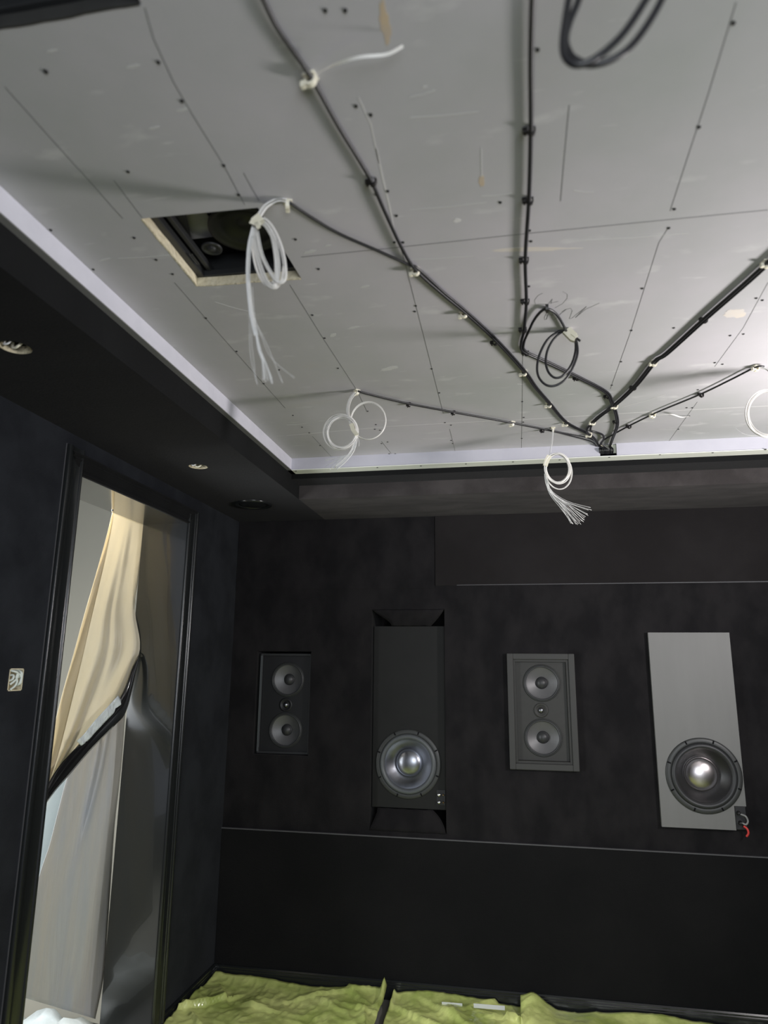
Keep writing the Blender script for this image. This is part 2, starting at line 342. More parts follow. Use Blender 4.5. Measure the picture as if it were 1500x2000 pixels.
# paper tears / stains of the board face
def blob(name, cx, cy, rx, ry, ang, m, seed):
    rr = random.Random(seed); bm = bmesh.new(); n = 22; vs = []
    for k in range(n):
        t = 2*math.pi*k/n; q = .75+.4*rr.random(); x = rx*q*math.cos(t); y = ry*q*math.sin(t)
        X = cx+x*math.cos(ang)-y*math.sin(ang); Y = cy+x*math.sin(ang)+y*math.cos(ang)
        vs.append(bm.verts.new(ceil(X, Y, .0004)))
    f = bm.faces.new(vs); g = bmesh.ops.extrude_face_region(bm, geom=[f])
    bmesh.ops.translate(bm, verts=[v for v in g['geom'] if isinstance(v, bmesh.types.BMVert)], vec=(0, 0, .0006))
    return obj(name, bm, m, ceiling)
tearlight = mat('rubbed_paper_tan', (.62, .56, .48), rough=.8, noise_amt=.2, noise_scale=30, col2=(.56, .54, .53))
blob('paper_tear', 752, 45, 10, 44, -.15, M['tear'], 1)
blob('paper_tear', 1040, 487, 88, 4, -.03, tearlight, 2); blob('paper_tear', 941, 354, 6, 12, 0, M['tear'], 3)
blob('paper_tear', 893, 431, 9, 4, 0, M['pale'], 4); blob('paper_tear', 1435, 612, 22, 9, -.05, tearlight, 5)
for i, (x, y, a, b_) in enumerate([(300, 250, 14, 5), (355, 215, 16, 6), (260, 130, 18, 6), (100, 100, 14, 5), (605, 492, 15, 5), (640, 480, 8, 3), (690, 640, 14, 4), (760, 720, 22, 6), (650, 655, 9, 6), (712, 560, 12, 4), (205, 507, 15, 3), (830, 170, 8, 4)]):
    blob('plaster_smear', x, y, a*.8, b_*.6, -.2, mat('pale_smear_%d' % i, (.54, .54, .53), rough=.8) if i == 0 else bpy.data.materials['pale_smear_0'], 20+i)
for a, b_ in (((800, 230), (935, 218)), ((800, 410), (950, 395)), ((770, 508), (925, 500)), ((940, 383), (1000, 377)), ((1120, 470), (1345, 455)), ((560, 830), (600, 826)), ((1010, 750), (1030, 748)),
              ((940, 290), (941, 345)), ((800, 190), (850, 176)), ((1215, 795), (1300, 770)), ((1120, 372), (1160, 375)), ((690, 640), (730, 632)), ((230, 505), (330, 498)), ((420, 590), (500, 612))):
    line_on_ceiling('pale_scrape', [a, ((a[0]+b_[0])/2, (a[1]+b_[1])/2+1.5), b_], .0028, bpy.data.materials['pale_smear_0'])
# pencilled scribble beside the black loop
def scr(pts, wd=.0011): line_on_ceiling('pencil_scribble', [(1000+x/7.5, 560+y/7.5) for x, y in pts], wd, M['pencil'])
scr([(345, 260), (330, 200), (380, 130), (450, 95)], .0006); scr([(740, 70), (810, 110), (810, 170), (740, 250), (630, 310)], .0006)
scr([(535, 250), (590, 185)]); scr([(560, 240), (680, 215)]); scr([(590, 180), (570, 250)])
scr([(550, 350), (500, 400), (475, 450), (480, 485), (510, 470), (530, 410), (545, 360), (520, 420), (505, 480)]); scr([(500, 420), (620, 410)], .0007)
scr([(600, 380), (575, 450), (600, 490), (650, 460), (720, 390), (800, 330), (860, 315), (885, 350), (860, 420), (840, 470), (880, 460), (950, 400), (1090, 295)], .0008)
scr([(1090, 290), (1000, 380), (930, 455)], .0016); scr([(940, 445), (1080, 330), (1280, 240)], .0008)
scr([(730, 370), (790, 330)], .0006)
SCREWS = [(89,139),(309,121),(355,197),(250,335),(437,323),(466,380),(635,20),(674,20),(695,207),(724,224),(757,373),(735,380),(262,464),(305,507),(337,535),(577,467),(622,525),(99,449),(182,526),
 (1050,97),(1432,45),(1365,248),(1317,408),(1306,445),(1254,563),(1233,645),(1213,706),(1195,752),(770,473),(787,473),(1037,471),(1034,450),(810,608),(812,597),(843,720),(858,767),(402,621),(462,686),(515,749),(610,615),
 (634,660),(660,719),(718,803),(572,811),(590,834),(604,845),(869,825),(881,830),(881,860),(884,866),(1020,784),(1023,815),(1022,824),(1019,856),(1025,881),(1477,582),(1489,586),(1426,655),(1452,652),(1396,708),(1411,711),(1363,761),(1341,796),(1352,796),
 (1346,812),(1325,838),(1436,863),(1033,559),(1207,821),(545,722),(734,829),(742,840),(732,838),(757,863),(745,866),(760,886),(772,886),(625,870),(702,892),(882,889),(1316,640),(977,395),(774,421)]
def screw_mesh():
    bm = bmesh.new(); lathe(bm, [(0, -.0006), (.0012, -.0006), (.0016, -.0016), (.0040, -.0016), (.0044, 0), (.0044, .002)], 12); return bm
s0 = obj('screw', screw_mesh(), M['screw'], ceiling); s0.location = ceil(*SCREWS[0])
for p in SCREWS[1:]:
    s = s0.copy(); COL.objects.link(s); s.parent = ceiling; s.location = ceil(*p); s.scale = (.85, .85, 1)
for i, (x, y) in enumerate([(578, 920), (737, 913), (822, 910), (910, 906), (1002, 902), (1093, 898), (1190, 893), (1289, 888), (1392, 884), (1495, 878)]):
    s = s0.copy(); COL.objects.link(s); s.parent = tb; q = on(x, y, 2, 2.4455); s.location = q; s.scale = (1, 1, .7)

# ================================================================ HATCH CONTENTS
def make_hatch(hx0, hx1, hy0, hy1, label, rot, detailed=True):
    cx, cy = (hx0+hx1)/2, (hy0+hy1)/2
    t = thing('ceiling_speaker', label, 'speaker', (cx, cy, CZ+.024), 0, 'speakers in the ceiling cut-outs')
    def L(x, y, z): return (x-cx, y-cy, z-CZ-.024)
    bm = bmesh.new()
    z0, z1 = CZ+.024, CZ+.094
    box(bm, L(hx0-.05, hy0-.05, z1), L(hx1+.05, hy1+.05, z1+.0008))
    obj('back_box', bm, M['dark'], t)
    bm = bmesh.new()
    box(bm, L(hx0-.004, hy0, z0), L(hx0+.022, hy1, z0+.018), .002); box(bm, L(hx0-.004, hy1-.014, z0), L(hx1, hy1+.004, z0+.018), .002)
    box(bm, L(hx1-.006, hy0, z0), L(hx1+.006, hy1, z0+.018), .002); box(bm, L(hx0+.030, hy0, z0+.014), L(hx0+.042, hy1, z0+.030), .002)
    box(bm, L(hx0-.008, hy0-.02, z0+.018), L(hx0-.004, hy1+.004, z1)); box(bm, L(hx0-.004, hy1+.004, z0+.018), L(hx1, hy1+.008, z1))
    obj('mounting_frame', bm, M['steel'], t)
    bm = bmesh.new(); ribbon(bm, [Vector(L(hx0+.030, hy1-.115, z0-.001)), Vector(L(hx0+.030, hy1-.070, z0-.001)), Vector(L(hx0+.036, hy1-.070, z0-.001)), Vector(L(hx0+.036, hy1-.115, z0-.001)), Vector(L(hx0+.030, hy1-.115, z0-.001))], .0016, .0012)
    obj('spring_clip', bm, M['chrome'], t)
    # grey board behind
    bm = bmesh.new(); box(bm, L(hx0+.0, hy0-.04, z1-.012), L(hx0+.10, hy0+.20, z1-.006)); obj('backing_board', bm, mat('grey_backing', (.30, .30, .30), rough=.8), t)
    # tilted speaker baffle
    if detailed:
        zb = z1-.032; a_ = on(365, 424, 2, zb); b2 = on(387, 528, 2, zb); d_ = (a_-b2).normalized(); rot = math.atan2(d_.y, d_.x)-math.pi/2; sd = Vector((-d_.y, d_.x, 0))*-1
        cw = b2+d_*.135+sd*.1175; cen = Vector(L(cw.x, cw.y, zb))
        R = Matrix.Translation(cen) @ Matrix.Rotation(rot, 4, 'Z'); Ri = R.inverted()
        wo = Ri @ Vector(L(*on(480, 441, 2, zb))); tw_ = Ri @ Vector(L(*on(414, 480, 2, zb)))
    else:
        R = Matrix.Translation(Vector(L(cx+.045, cy-.015, z1-.030))); wo = Vector((.03, -.03, 0)); tw_ = Vector((-.072, .055, 0))
    bm = bmesh.new(); bmesh.ops.create_cube(bm, size=1, matrix=R @ Matrix.Diagonal((.235, .27, .012, 1)))
    bmesh.ops.bevel(bm, geom=list(bm.edges), offset=.003, segments=2, affect='EDGES'); obj('baffle', bm, M['blackpl'], t)
    bm = bmesh.new(); lathe(bm, [(.088, -.006), (.088, -.012), (.078, -.013), (.074, -.008), (.066, -.012), (.060, -.006), (.026, .012), (.020, .008), (0, .004)], 48, R @ Matrix.Translation((wo.x, wo.y, 0)))
    obj('woofer', bm, M['blackpl'], t, True)
    bm = bmesh.new(); lathe(bm, [(.026, -.006), (.026, -.010), (.021, -.011), (.018, -.006), (.012, -.006), (.010, -.011), (.006, -.014), (0, -.015)], 32, R @ Matrix.Translation((tw_.x, tw_.y, 0)))
    obj('tweeter', bm, M['steel'], t, True)
    return t
make_hatch(-.789, -.510, 1.236, 1.526, 'black speaker recessed in the ceiling cut-out behind the hanging white fibres', -.17)
make_hatch(-.80, -.52, .47, .765, 'dark speaker recess cut in the ceiling at the top left corner', 0, False)
# rough plaster rims of the cut-outs
def rim(pts, name='cut_plaster_edge', mm='gyp', seed=3):
    rr = random.Random(seed); bm = bmesh.new(); P = []
    for a, b in zip(pts[:-1], pts[1:]):
        for k in range(12): P.append(Vector(a).lerp(Vector(b), k/12))
    P.append(Vector(pts[-1])); lo = []; hi = []; li = []
    for i, p in enumerate(P):
        j = Vector(((rr.random()-.5)*.003, (rr.random()-.5)*.003, 0))
        lo.append(bm.verts.new((p.x+j.x, p.y+j.y, CZ-.0006))); hi.append(bm.verts.new((p.x+j.x*.4, p.y+j.y*.4, CZ+.023)))
    for i in range(len(P)-1): bm.faces.new((lo[i], lo[i+1], hi[i+1], hi[i]))
    o = obj(name, bm, M[mm], ceiling); md = o.modifiers.new('s', 'SOLIDIFY'); md.thickness = .004; md.offset = 0; return o
rim([(-.785, 1.236, 0), (-.787, 1.516, 0), (-.510, 1.527, 0)])
rim([(-.80, .5, 0), (-.80, .763, 0), (-.522, .763, 0)], mm='greyfr', seed=5)

# ================================================================ CABLES
def smooth_px(pts, drop): return catmull([ceil(x, y, drop) for x, y in pts], 6)
def cable(pts, r, label, off=0.0, drop=None, m='cable', extra=None, name='cable', lead=None):
    r *= .95; off *= .92; drop = drop if drop is not None else r+.0055
    P = smooth_px(pts, drop)
    if off:
        Q = []
        for i, p in enumerate(P):
            t = P[min(i+1, len(P)-1)]-P[max(i-1, 0)]; s = Vector((t.y, -t.x, 0))
            if s.length > 1e-9: s.normalize()
            Q.append(p+s*off*(1-.5*(i/len(P))**4))
        P = Q
    if lead: P = catmull([Vector(v) for v in lead], 6)[:-1]+P
    if extra: P = P+catmull([P[-1]]+[Vector(v) for v in extra], 6)[1:]
    bm = bmesh.new(); tube(bm, P, r, 8); o = obj(name, bm, M[m], None, True); tag(o, label, 'cable', 'black cables clipped to the ceiling'); return o
hx, hz = (hA.x+hB.x)/2, hB.z
def into(dx): return [(hx+dx, TRAY_B-.012, 2.475), (hx+dx, TRAY_B+.001, 2.466), (hx+dx, TRAY_B+.009, 2.462)]
TRUNK = [(812, 527), (860, 571), (907, 610), (968, 666), (1022, 725), (1045, 757), (1072, 788), (1105, 825), (1150, 849), (1163, 862), (1169, 874)]
cable([(500, -30), (515, 0), (545, 60), (607, 150), (660, 245), (722, 348), (750, 410), (785, 485)]+TRUNK, .0042, 'long black cable running from the top left of the ceiling down to the wall hole', extra=into(-.035))
cable([(560, 398), (600, 425), (660, 460), (740, 495), (795, 520)]+TRUNK, .0036, 'black cable from the fibre bundle beside the ceiling cut-out, joining the long diagonal run', off=.0082, extra=into(-.026))
cable([(699, 764), (740, 775), (800, 789), (885, 805), (1000, 826), (1080, 842), (1120, 852), (1155, 862), (1167, 874)], .0030, 'upper of two thin black cables from the double white coil to the wall hole', off=-.0032, extra=into(-.018))
cable([(699, 764), (740, 775), (800, 789), (885, 805), (1000, 826), (1080, 842), (1120, 850), (1155, 858), (1168, 872)], .0030, 'lower of two thin black cables from the double white coil to the wall hole', off=.0036, extra=into(-.012))
R4 = [(1024, 645), (1018, 670), (1022, 687), (1060, 705), (1127, 737), (1180, 765), (1192, 783), (1202, 810), (1204, 832), (1196, 855), (1190, 872)]
cable([(1042, -30), (1040, 0), (1037, 120), (1037, 250), (1033, 390), (1026, 505), (1028, 587), (1025, 630)]+R4, .0046, 'black cable running straight down the ceiling middle, bending right below the loop', extra=into(.010))
LP = 1.93
cable([(1112, 646), (1098, 620), (1085, 606), (1068, 600), (1052, 607), (1038, 624), (1028, 645)]+R4[1:], .0040, 'black cable arching from the taped loop and joining the middle ceiling run', off=.0088, extra=into(.018),
      lead=None)
cable([(1530, 485), (1500, 511), (1455, 552), (1375, 622), (1300, 690), (1277, 706), (1240, 752), (1200, 790), (1168, 814), (1152, 830), (1146, 843), (1158, 855), (1170, 872)], .0048, 'left of the two thick black cables coming in from the right ceiling edge', extra=into(-.004))
cable([(1530, 485), (1500, 511), (1455, 552), (1375, 622), (1300, 690), (1277, 706), (1240, 752), (1200, 790), (1168, 814), (1152, 830), (1150, 842), (1162, 845), (1174, 850), (1176, 858), (1171, 866)], .0044, 'right of the two thick black cables coming in from the right ceiling edge', off=.0096, extra=into(.002))
cable([(1492, 716), (1476, 717), (1430, 740), (1370, 769), (1300, 798), (1275, 809), (1230, 831), (1195, 850), (1176, 862), (1170, 874)], .0034, 'thin black cable from the clip at the right edge down to the wall hole', extra=into(-.008))

# ---- clips
def clip(px, py, kind, ang, label, big=1.0, tail=None, drop=0, group='clips holding the ceiling cables'):
    p = ceil(px, py); t = thing('cable_clip', label, 'clip', p, ang, group)
    mm = M['clipb'] if kind == 'B' else M['clipw']; k = big*(1 if kind == 'B' else 1.0)
    bm = bmesh.new()
    # arch over the cables (opening along local X), made as a bent strip
    W, H, D = .019*k, .0185*k, .0085*k
    arch = [(-W*.5, 0), (-W*.5, -H*.5), (-W*.36, -H*.88), (-W*.1, -H), (W*.25, -H*.95), (W*.46, -H*.6), (W*.5, -H*.2), (W*.5, 0)]
    inn = [(x*.72, z*.74 if z else 0) for x, z in arch]
    poly = arch+inn[::-1]
    prism(bm, [(x, z) for x, z in poly], 0, -D/2, D/2)
    for v in bm.verts: v.co = Vector((v.co.x, v.co.y, v.co.z))
    obj('saddle', bm, mm, t)
    bm = bmesh.new()
    if kind == 'B':
        box(bm, (-D*.6, W*.35, -.011*k), (D*.6, W*.95, 0), .001); obj('nail_boss', bm, mm, t)
        bm = bmesh.new(); lathe(bm, [(0, -.0165*k), (.0028*k, -.0165*k), (.003*k, -.015*k), (.0012*k, -.0145*k), (.0012*k, -.009*k)], 10, Matrix.Translation((0, W*.65, 0))); obj('nail', bm, M['nail'], t)
    else:
        box(bm, (-.0095*k, -.0095*k, -.0035*k), (.0095*k, .0115*k, 0), .001); obj('base', bm, mm, t)
        bm = bmesh.new(); box(bm, (-.0045*k, W*.42, -.017*k), (.0045*k, W*.86, -.007*k), .0012); obj('tie_head', bm, mm, t)
        bm = bmesh.new(); lathe(bm, [(0, -.0055*k), (.0022*k, -.0055*k), (.0025*k, -.0030*k), (.0025*k, -.001)], 10, Matrix.Translation((.0035*k, .005*k, 0))); obj('screw', bm, M['nail'], t)
    if tail:
        inv = Matrix.Rotation(-ang, 4, 'Z')
        bm = bmesh.new(); P = catmull([inv @ (ceil(x, y, d)-p) for x, y, d in tail], 5); ribbon(bm, P, .0048, .0012, Vector((.15, .8, .35)))
        obj('tie_tail', bm, M['fibre'], t)
    return t
def dirang(a, b):
    d = ceil(*b)-ceil(*a); return math.atan2(d.y, d.x)
RUNS = [
 ('on the long diagonal cable run', [(607,148),(728,350),(812,525),(906,609),(967,665),(1023,724),(1072,787),(1105,824)], 'WBWWBWWW',
   ['topmost, with long white tail', 'second from the top', 'where the two cables meet', 'just below the meeting of the two cables', 'midway to the wall hole', 'level with the black loop', 'third up from the wall hole end', 'last before the cables gather']),
 ('on the thin twin cables of the double coil', [(697,762),(799,787),(886,803),(1000,824),(1060,838)], 'WBBWB',
   ['leftmost', 'second from the left', 'third from the left', 'fourth from the left', 'fifth from the left']),
 ('on the straight middle cable', [(1037,250),(1034,387),(1026,504),(1028,585),(1023,640),(1028,686)], 'BBBBBB',
   ['highest in view', 'second from the top', 'third from the top', 'level with the pencil scribble', 'where the loop joins', 'at the bend']),
 ('on the middle cable after its bend', [(1127,735),(1187,771),(1204,821)], 'BBB',
   ['below the hanging black loop', 'at the second bend', 'nearest the wall hole']),
 ('on the thick twin cables from the right', [(1497,510),(1376,621),(1277,705),(1238,754),(1201,790),(1158,822)], 'WBWBWW',
   ['at the picture edge', 'second from the right', 'third from the right', 'fourth from the right', 'where the middle cable crosses', 'at the lower turn']),
 ('on the thin cable at the lower right', [(1476,715),(1370,768),(1275,808),(1229,830)], 'WBWB',
   ['at its right end', 'second from the right', 'with a loose white tail', 'nearest the wall hole']),
]
for where, pts, kinds, notes in RUNS:
    for i, (p, k, nt_) in enumerate(zip(pts, kinds, notes)):
        a = pts[max(i-1, 0)]; b = pts[min(i+1, len(pts)-1)]
        tail = None; big = 1.02 if k == 'W' else .86
        if p == (607, 148): tail = [(618, 145, .012), (650, 128, .020), (700, 112, .026), (755, 106, .022), (787, 90, .014)]; big = 1.1
        if p == (1275, 808): tail = [(1283, 810, .012), (1310, 809, .016), (1332, 815, .012), (1346, 813, .006)]
        clip(p[0], p[1], k, dirang(a, b), ('cream' if k == 'W' else 'black')+' clip '+where+', '+nt_, big, tail)
clip(562, 393, 'W', .3, 'cream cable clip holding the hanging fibres beside the ceiling cut-out', 1.0)
clip(1068, 597, 'B', 0, 'black cable clip at the top of the arch beside the pencil scribble', .9)
clip(1080, 835, 'W', 0, 'cream clip from which the single round white coil hangs', .9)
clip(1151, 846, 'W', 1.2, 'cream clip where the thick twin cables meet the gathered cables', 1.0)
clip(1170, 869, 'W', 1.5, 'large cream cable tie round all cables at the wall hole', 1.35)

# ================================================================ HANGING COILS
def px_plane(pts, y, jit=0, dy=0.0):
    out = []
    for i, p in enumerate(pts):
        yy = y+(p[2] if len(p) > 2 else 0)+dy
        out.append(on(p[0], p[1], 1, yy))
    return out
def loops(bm, cx, cy, rx, ry, ang, turns, y, r, spread=.006, seed=1, sides=6, wob=1.5):
    rr = random.Random(seed)
    for k in range(turns):
        ox, oy = (rr.random()-.5)*2*wob, (rr.random()-.5)*2*wob; q = 1+(rr.random()-.5)*.05; dy = (rr.random()-.5)*spread
        pts = []
        for i in range(20):
            t = 2*math.pi*i/20; x = rx*q*math.cos(t); z = ry*q*math.sin(t)
            pts.append((cx+ox+x*math.cos(ang)-z*math.sin(ang), cy+oy+x*math.sin(ang)+z*math.cos(ang)))
        tube(bm, catmull(px_plane(pts, y+dy+.012*math.sin(k)), 3, True), r, sides, True)
def strandset(bm, path, n, y, r, w0, w1, seed, dy=.01, sides=5):
    rr = random.Random(seed); L = len(path)
    for k in range(n):
        a = (rr.random()-.5)*2; b_ = (rr.random()-.5)*dy; pts = []
        for i, p in enumerate(path):
            ww = w0+(w1-w0)*i/(L-1)
            q = path[min(i+1, L-1)]; pr = path[max(i-1, 0)]; tx, ty = q[0]-pr[0], q[1]-pr[1]; ln = math.hypot(tx, ty) or 1
            pts.append((p[0]-ty/ln*a*ww, p[1]+tx/ln*a*ww, b_))
        tube(bm, catmull(px_plane(pts, y), 4), r, sides)
def strand(bm, pts, y, r, sides=5): tube(bm, catmull(px_plane(pts, y), 5), r, sides)

# A: long bundle beside the cut-out
yA = ceil(562, 393).y-.005
t = thing('fibre_optic_bundle', 'long white fibre bundle hanging in stretched loops over the ceiling cut-out', 'fibre bundle', group='white fibre bundles hanging from the ceiling')
bm = bmesh.new()
strandset(bm, [(560, 392), (543, 390), (520, 402), (507, 420), (500, 438)], 14, yA, .0011, 3.5, 5, 1, .012)
obj('lead_strands', bm, M['fibre'], t, True)
bm = bmesh.new()
for j, (xs, n, w0, w1) in enumerate([
    ([(503, 436), (515, 428), (532, 445), (548, 480), (556, 515), (556, 545), (545, 552), (530, 535), (512, 500), (503, 460), (500, 438)], 7, 2.5, 2.5),
    ([(502, 436), (518, 440), (535, 470), (543, 510), (541, 545), (533, 560), (518, 545), (504, 505), (497, 465), (497, 440)], 7, 2.5, 3.5),
    ([(500, 438), (512, 432), (528, 455), (537, 500), (538, 540), (532, 552)], 5, 1.5, 1.5),
    ([(498, 440), (494, 480), (501, 520), (515, 550), (535, 562), (548, 548), (552, 520)], 5, 2.5, 3.0)]):
    strandset(bm, xs, n+3, yA+.004*j, .0010, w0*1.25, w1*1.25, 30+j, .012)
obj('coil', bm, M['fibre'], t, True)
bm = bmesh.new()
strandset(bm, [(496, 440), (487, 480), (484, 530), (486, 570), (491, 615), (500, 655)], 12, yA, .0010, 3.5, 3.5, 5, .012)
rr = random.Random(4)
for k in range(12):
    ex = 500+rr.random()*22+12; ey = 738+rr.random()*14
    strand(bm, [(498+(rr.random()-.5)*4, 640), (506+(rr.random()-.5)*6, 680), (515+(ex-520)*.4, 710), (ex, ey)], yA, .0005)
strand(bm, [(493, 560), (498, 620), (512, 660), (530, 700), (575, 738)], yA, .00042); strand(bm, [(490, 600), (500, 630), (520, 670), (552, 748)], yA, .00042)
strand(bm, [(486, 540), (487, 640), (490, 700), (503, 752)], yA, .00042); strand(bm, [(488, 560), (491, 660), (494, 690), (500, 745)], yA, .00042)
obj('loose_strands', bm, M['fibre_thin'], t, True)
bm = bmesh.new(); P = px_plane([(511, 425), (497, 436)], yA-.006); ribbon(bm, P, .020, .012, Vector((0, 1, 0)))
P = px_plane([(489, 432), (509, 440)], yA-.014); ribbon(bm, P, .010, .002, Vector((0, 1, 0))); P = px_plane([(500, 434), (506, 446)], yA-.014); ribbon(bm, P, .008, .002, Vector((0, 1, 0)))
obj('tape_wrap', bm, M['tape'], t)

# B: double coil
yB = ceil(697, 762).y-.004
t = thing('fibre_optic_bundle', 'white fibre bundle tied as two round coils side by side below the ceiling', 'fibre bundle', group='white fibre bundles hanging from the ceiling')
bm = bmesh.new(); strandset(bm, [(694, 767), (684, 780), (679, 800), (682, 818), (687, 832)], 10, yB, .0013, 3, 2.5, 2, .01); obj('lead_strands', bm, M['fibre'], t, True)
bm = bmesh.new(); loops(bm, 667, 845, 28, 31, .35, 12, yB, .0014, .014, 3, wob=3.0); loops(bm, 665, 844, 33, 35, .35, 5, yB, .0013, .014, 5, wob=1.2); obj('left_coil', bm, M['fibre'], t, True)
bm = bmesh.new(); loops(bm, 720, 822, 34, 36.5, .1, 5, yB+.01, .0011, .012, 8, wob=1.0); obj('right_coil', bm, M['fibre'], t, True)
bm = bmesh.new()
for k, (ex, ey) in enumerate([(636, 897), (634, 900), (641, 908), (636, 911), (643, 919), (652, 916), (646, 912), (655, 905)]):
    strand(bm, [(694, 850), (693+k*.3, 868), (684, 885), (665, 900-(8-k)), (ex, ey)], yB, .0009)
strandset(bm, [(694, 846), (694, 862), (687, 882), (672, 900), (655, 914)], 8, yB, .0010, 3, 4, 9, .01)
strand(bm, [(698, 850), (701, 862), (701, 872)], yB, .0008)
obj('loose_strands', bm, M['fibre_thin'], t, True)
bm = bmesh.new(); ribbon(bm, px_plane([(686, 828), (690, 840), (697, 850)], yB-.010), .014, .010, Vector((0, 1, 0))); ribbon(bm, px_plane([(692, 846), (700, 848)], yB-.016), .007, .002, Vector((0, 1, 0))); obj('tape_wrap', bm, M['tape'], t)

# C: single coil with fanned tail
yC = ceil(1080, 835).y-.01
t = thing('fibre_optic_bundle', 'single round white fibre coil with a fanned tail hanging before the dark soffit', 'fibre bundle', group='white fibre bundles hanging from the ceiling')
bm = bmesh.new(); strandset(bm, [(1080, 838), (1079, 855), (1076, 875), (1074, 892)], 3, yC, .0009, .8, 1.5, 2, .004); obj('lead_strands', bm, M['fibre_thin'], t, True)
bm = bmesh.new(); loops(bm, 1089, 915, 23.5, 28.5, -.12, 16, yC, .0016, .02, 4, wob=2.4); loops(bm, 1091, 921, 25.5, 34, -.12, 6, yC, .0015, .012, 6, wob=.9); obj('coil', bm, M['fibre'], t, True)
bm = bmesh.new(); rr = random.Random(11)
for k in range(22):
    f_ = k/21; ex = 1115+f_*40+(rr.random()-.5)*5; ey = 1022-f_*f_*26+(rr.random()-.5)*6-(4 if f_ > .9 else 0)
    if .3 < f_ < .85: ey += 4
    s = rr.random()*5
    strand(bm, [(1063+s*.5, 925), (1066+s, 945), (1074+s+f_*4, 968-f_*5), (1092+s*1.2+f_*14, 992-f_*12), (ex, ey)], yC+(rr.random()-.5)*.02, .00065)
obj('loose_strands', bm, M['fibre_thin'], t, True)
bm = bmesh.new(); ribbon(bm, px_plane([(1073, 890), (1068, 900), (1065, 910)], yC-.018), .018, .008, Vector((0, 1, 0))); obj('tape_wrap', bm, M['tape'], t)

# D: coil cut by the right picture edge
yD = ceil(1476, 715).y
t = thing('fibre_optic_bundle', 'thick white fibre coil half cut off by the right picture edge', 'fibre bundle', group='white fibre bundles hanging from the ceiling')
bm = bmesh.new(); loops(bm, 1500, 807, 41, 45, .2, 20, yD, .0014, .02, 4, wob=3.2); obj('coil', bm, M['fibre'], t, True)
bm = bmesh.new(); strandset(bm, [(1480, 716), (1500, 722), (1512, 745), (1508, 765)], 8, yD, .0009, 2, 3, 2, .01)
strand(bm, [(1436, 836), (1450, 846), (1468, 851), (1490, 850)], yD, .0006); strand(bm, [(1485, 765), (1500, 760), (1520, 756)], yD, .0006); obj('loose_strands', bm, M['fibre_thin'], t, True)

# E: black loop with tape
pT = ceil(1112, 648); yE = pT.y-.01
t = thing('cable_coil', 'black cable coil wound twice and bound with cream tape, hanging mid ceiling', 'cable coil', group='hanging black cable coils')
bm = bmesh.new()
path = [(1103, 636, -.002), (1110, 646, -.004), (1120, 655, -.006), (1126, 668, -.010), (1128, 690, -.012), (1120, 715, -.012), (1105, 740, -.012), (1085, 753, -.012), (1067, 752, -.012), (1053, 738, -.012), (1049, 718, -.010), (1054, 692, -.008), (1068, 665, -.006), (1088, 649, -.004), (1104, 646, -.003), (1116, 652, 0), (1123, 662, .004),
        (1124, 685, .006), (1116, 712, .006), (1100, 733, .006), (1085, 738, .006), (1072, 728, .006), (1066, 708, .006), (1069, 685, .006), (1080, 664, .004), (1095, 650, .003), (1108, 648, .002), (1120, 658, .0), (1128, 662, -.004), (1133, 666, -.006)]
tube(bm, catmull(px_plane(path, yE), 6), .0035, 8)
obj('winding', bm, M['cable'], t, True)
bm = bmesh.new(); ribbon(bm, px_plane([(1106, 645), (1113, 652), (1120, 659), (1124, 660)], yE-.012), .026, .012, Vector((0, 1, 0))); ribbon(bm, px_plane([(1117, 650), (1127, 658)], yE-.020), .010, .002, Vector((0, 1, 0))); obj('tape_wrap', bm, M['tape'], t)

# F: big coil at the top right, near the camera
yF = .72
t = thing('cable_coil', 'large black cable coil hanging close by, cut off by the top picture edge', 'cable coil', group='hanging black cable coils')
bm = bmesh.new()
p1 = [(1122, -60), (1113, -15), (1104, 40), (1099, 85), (1104, 112), (1122, 126), (1150, 121), (1185, 97), (1220, 62), (1255, 10), (1275, -30), (1270, -80), (1220, -120), (1150, -110)]
p2 = [(1150, -70, .008), (1130, 0, .008), (1112, 45, .008), (1105, 80, .008), (1114, 106, .008), (1128, 118, .008), (1150, 126, .008), (1185, 120, .008), (1225, 97, .008), (1260, 55, .008), (1292, 0, .008), (1310, -50, .008), (1290, -110, .008), (1220, -140, .008)]
tube(bm, catmull(px_plane(p1, yF), 8, True), .0044, 10, True); tube(bm, catmull(px_plane(p2, yF), 8, True), .0044, 10, True)
up1 = on(1150, -110, 1, yF); tube(bm, catmull([up1, up1+Vector((-.01, 0, .05)), Vector((up1.x-.02, yF+.01, CZ-.004))], 6), .0036, 8)
obj('winding', bm, M['cable'], t, True)

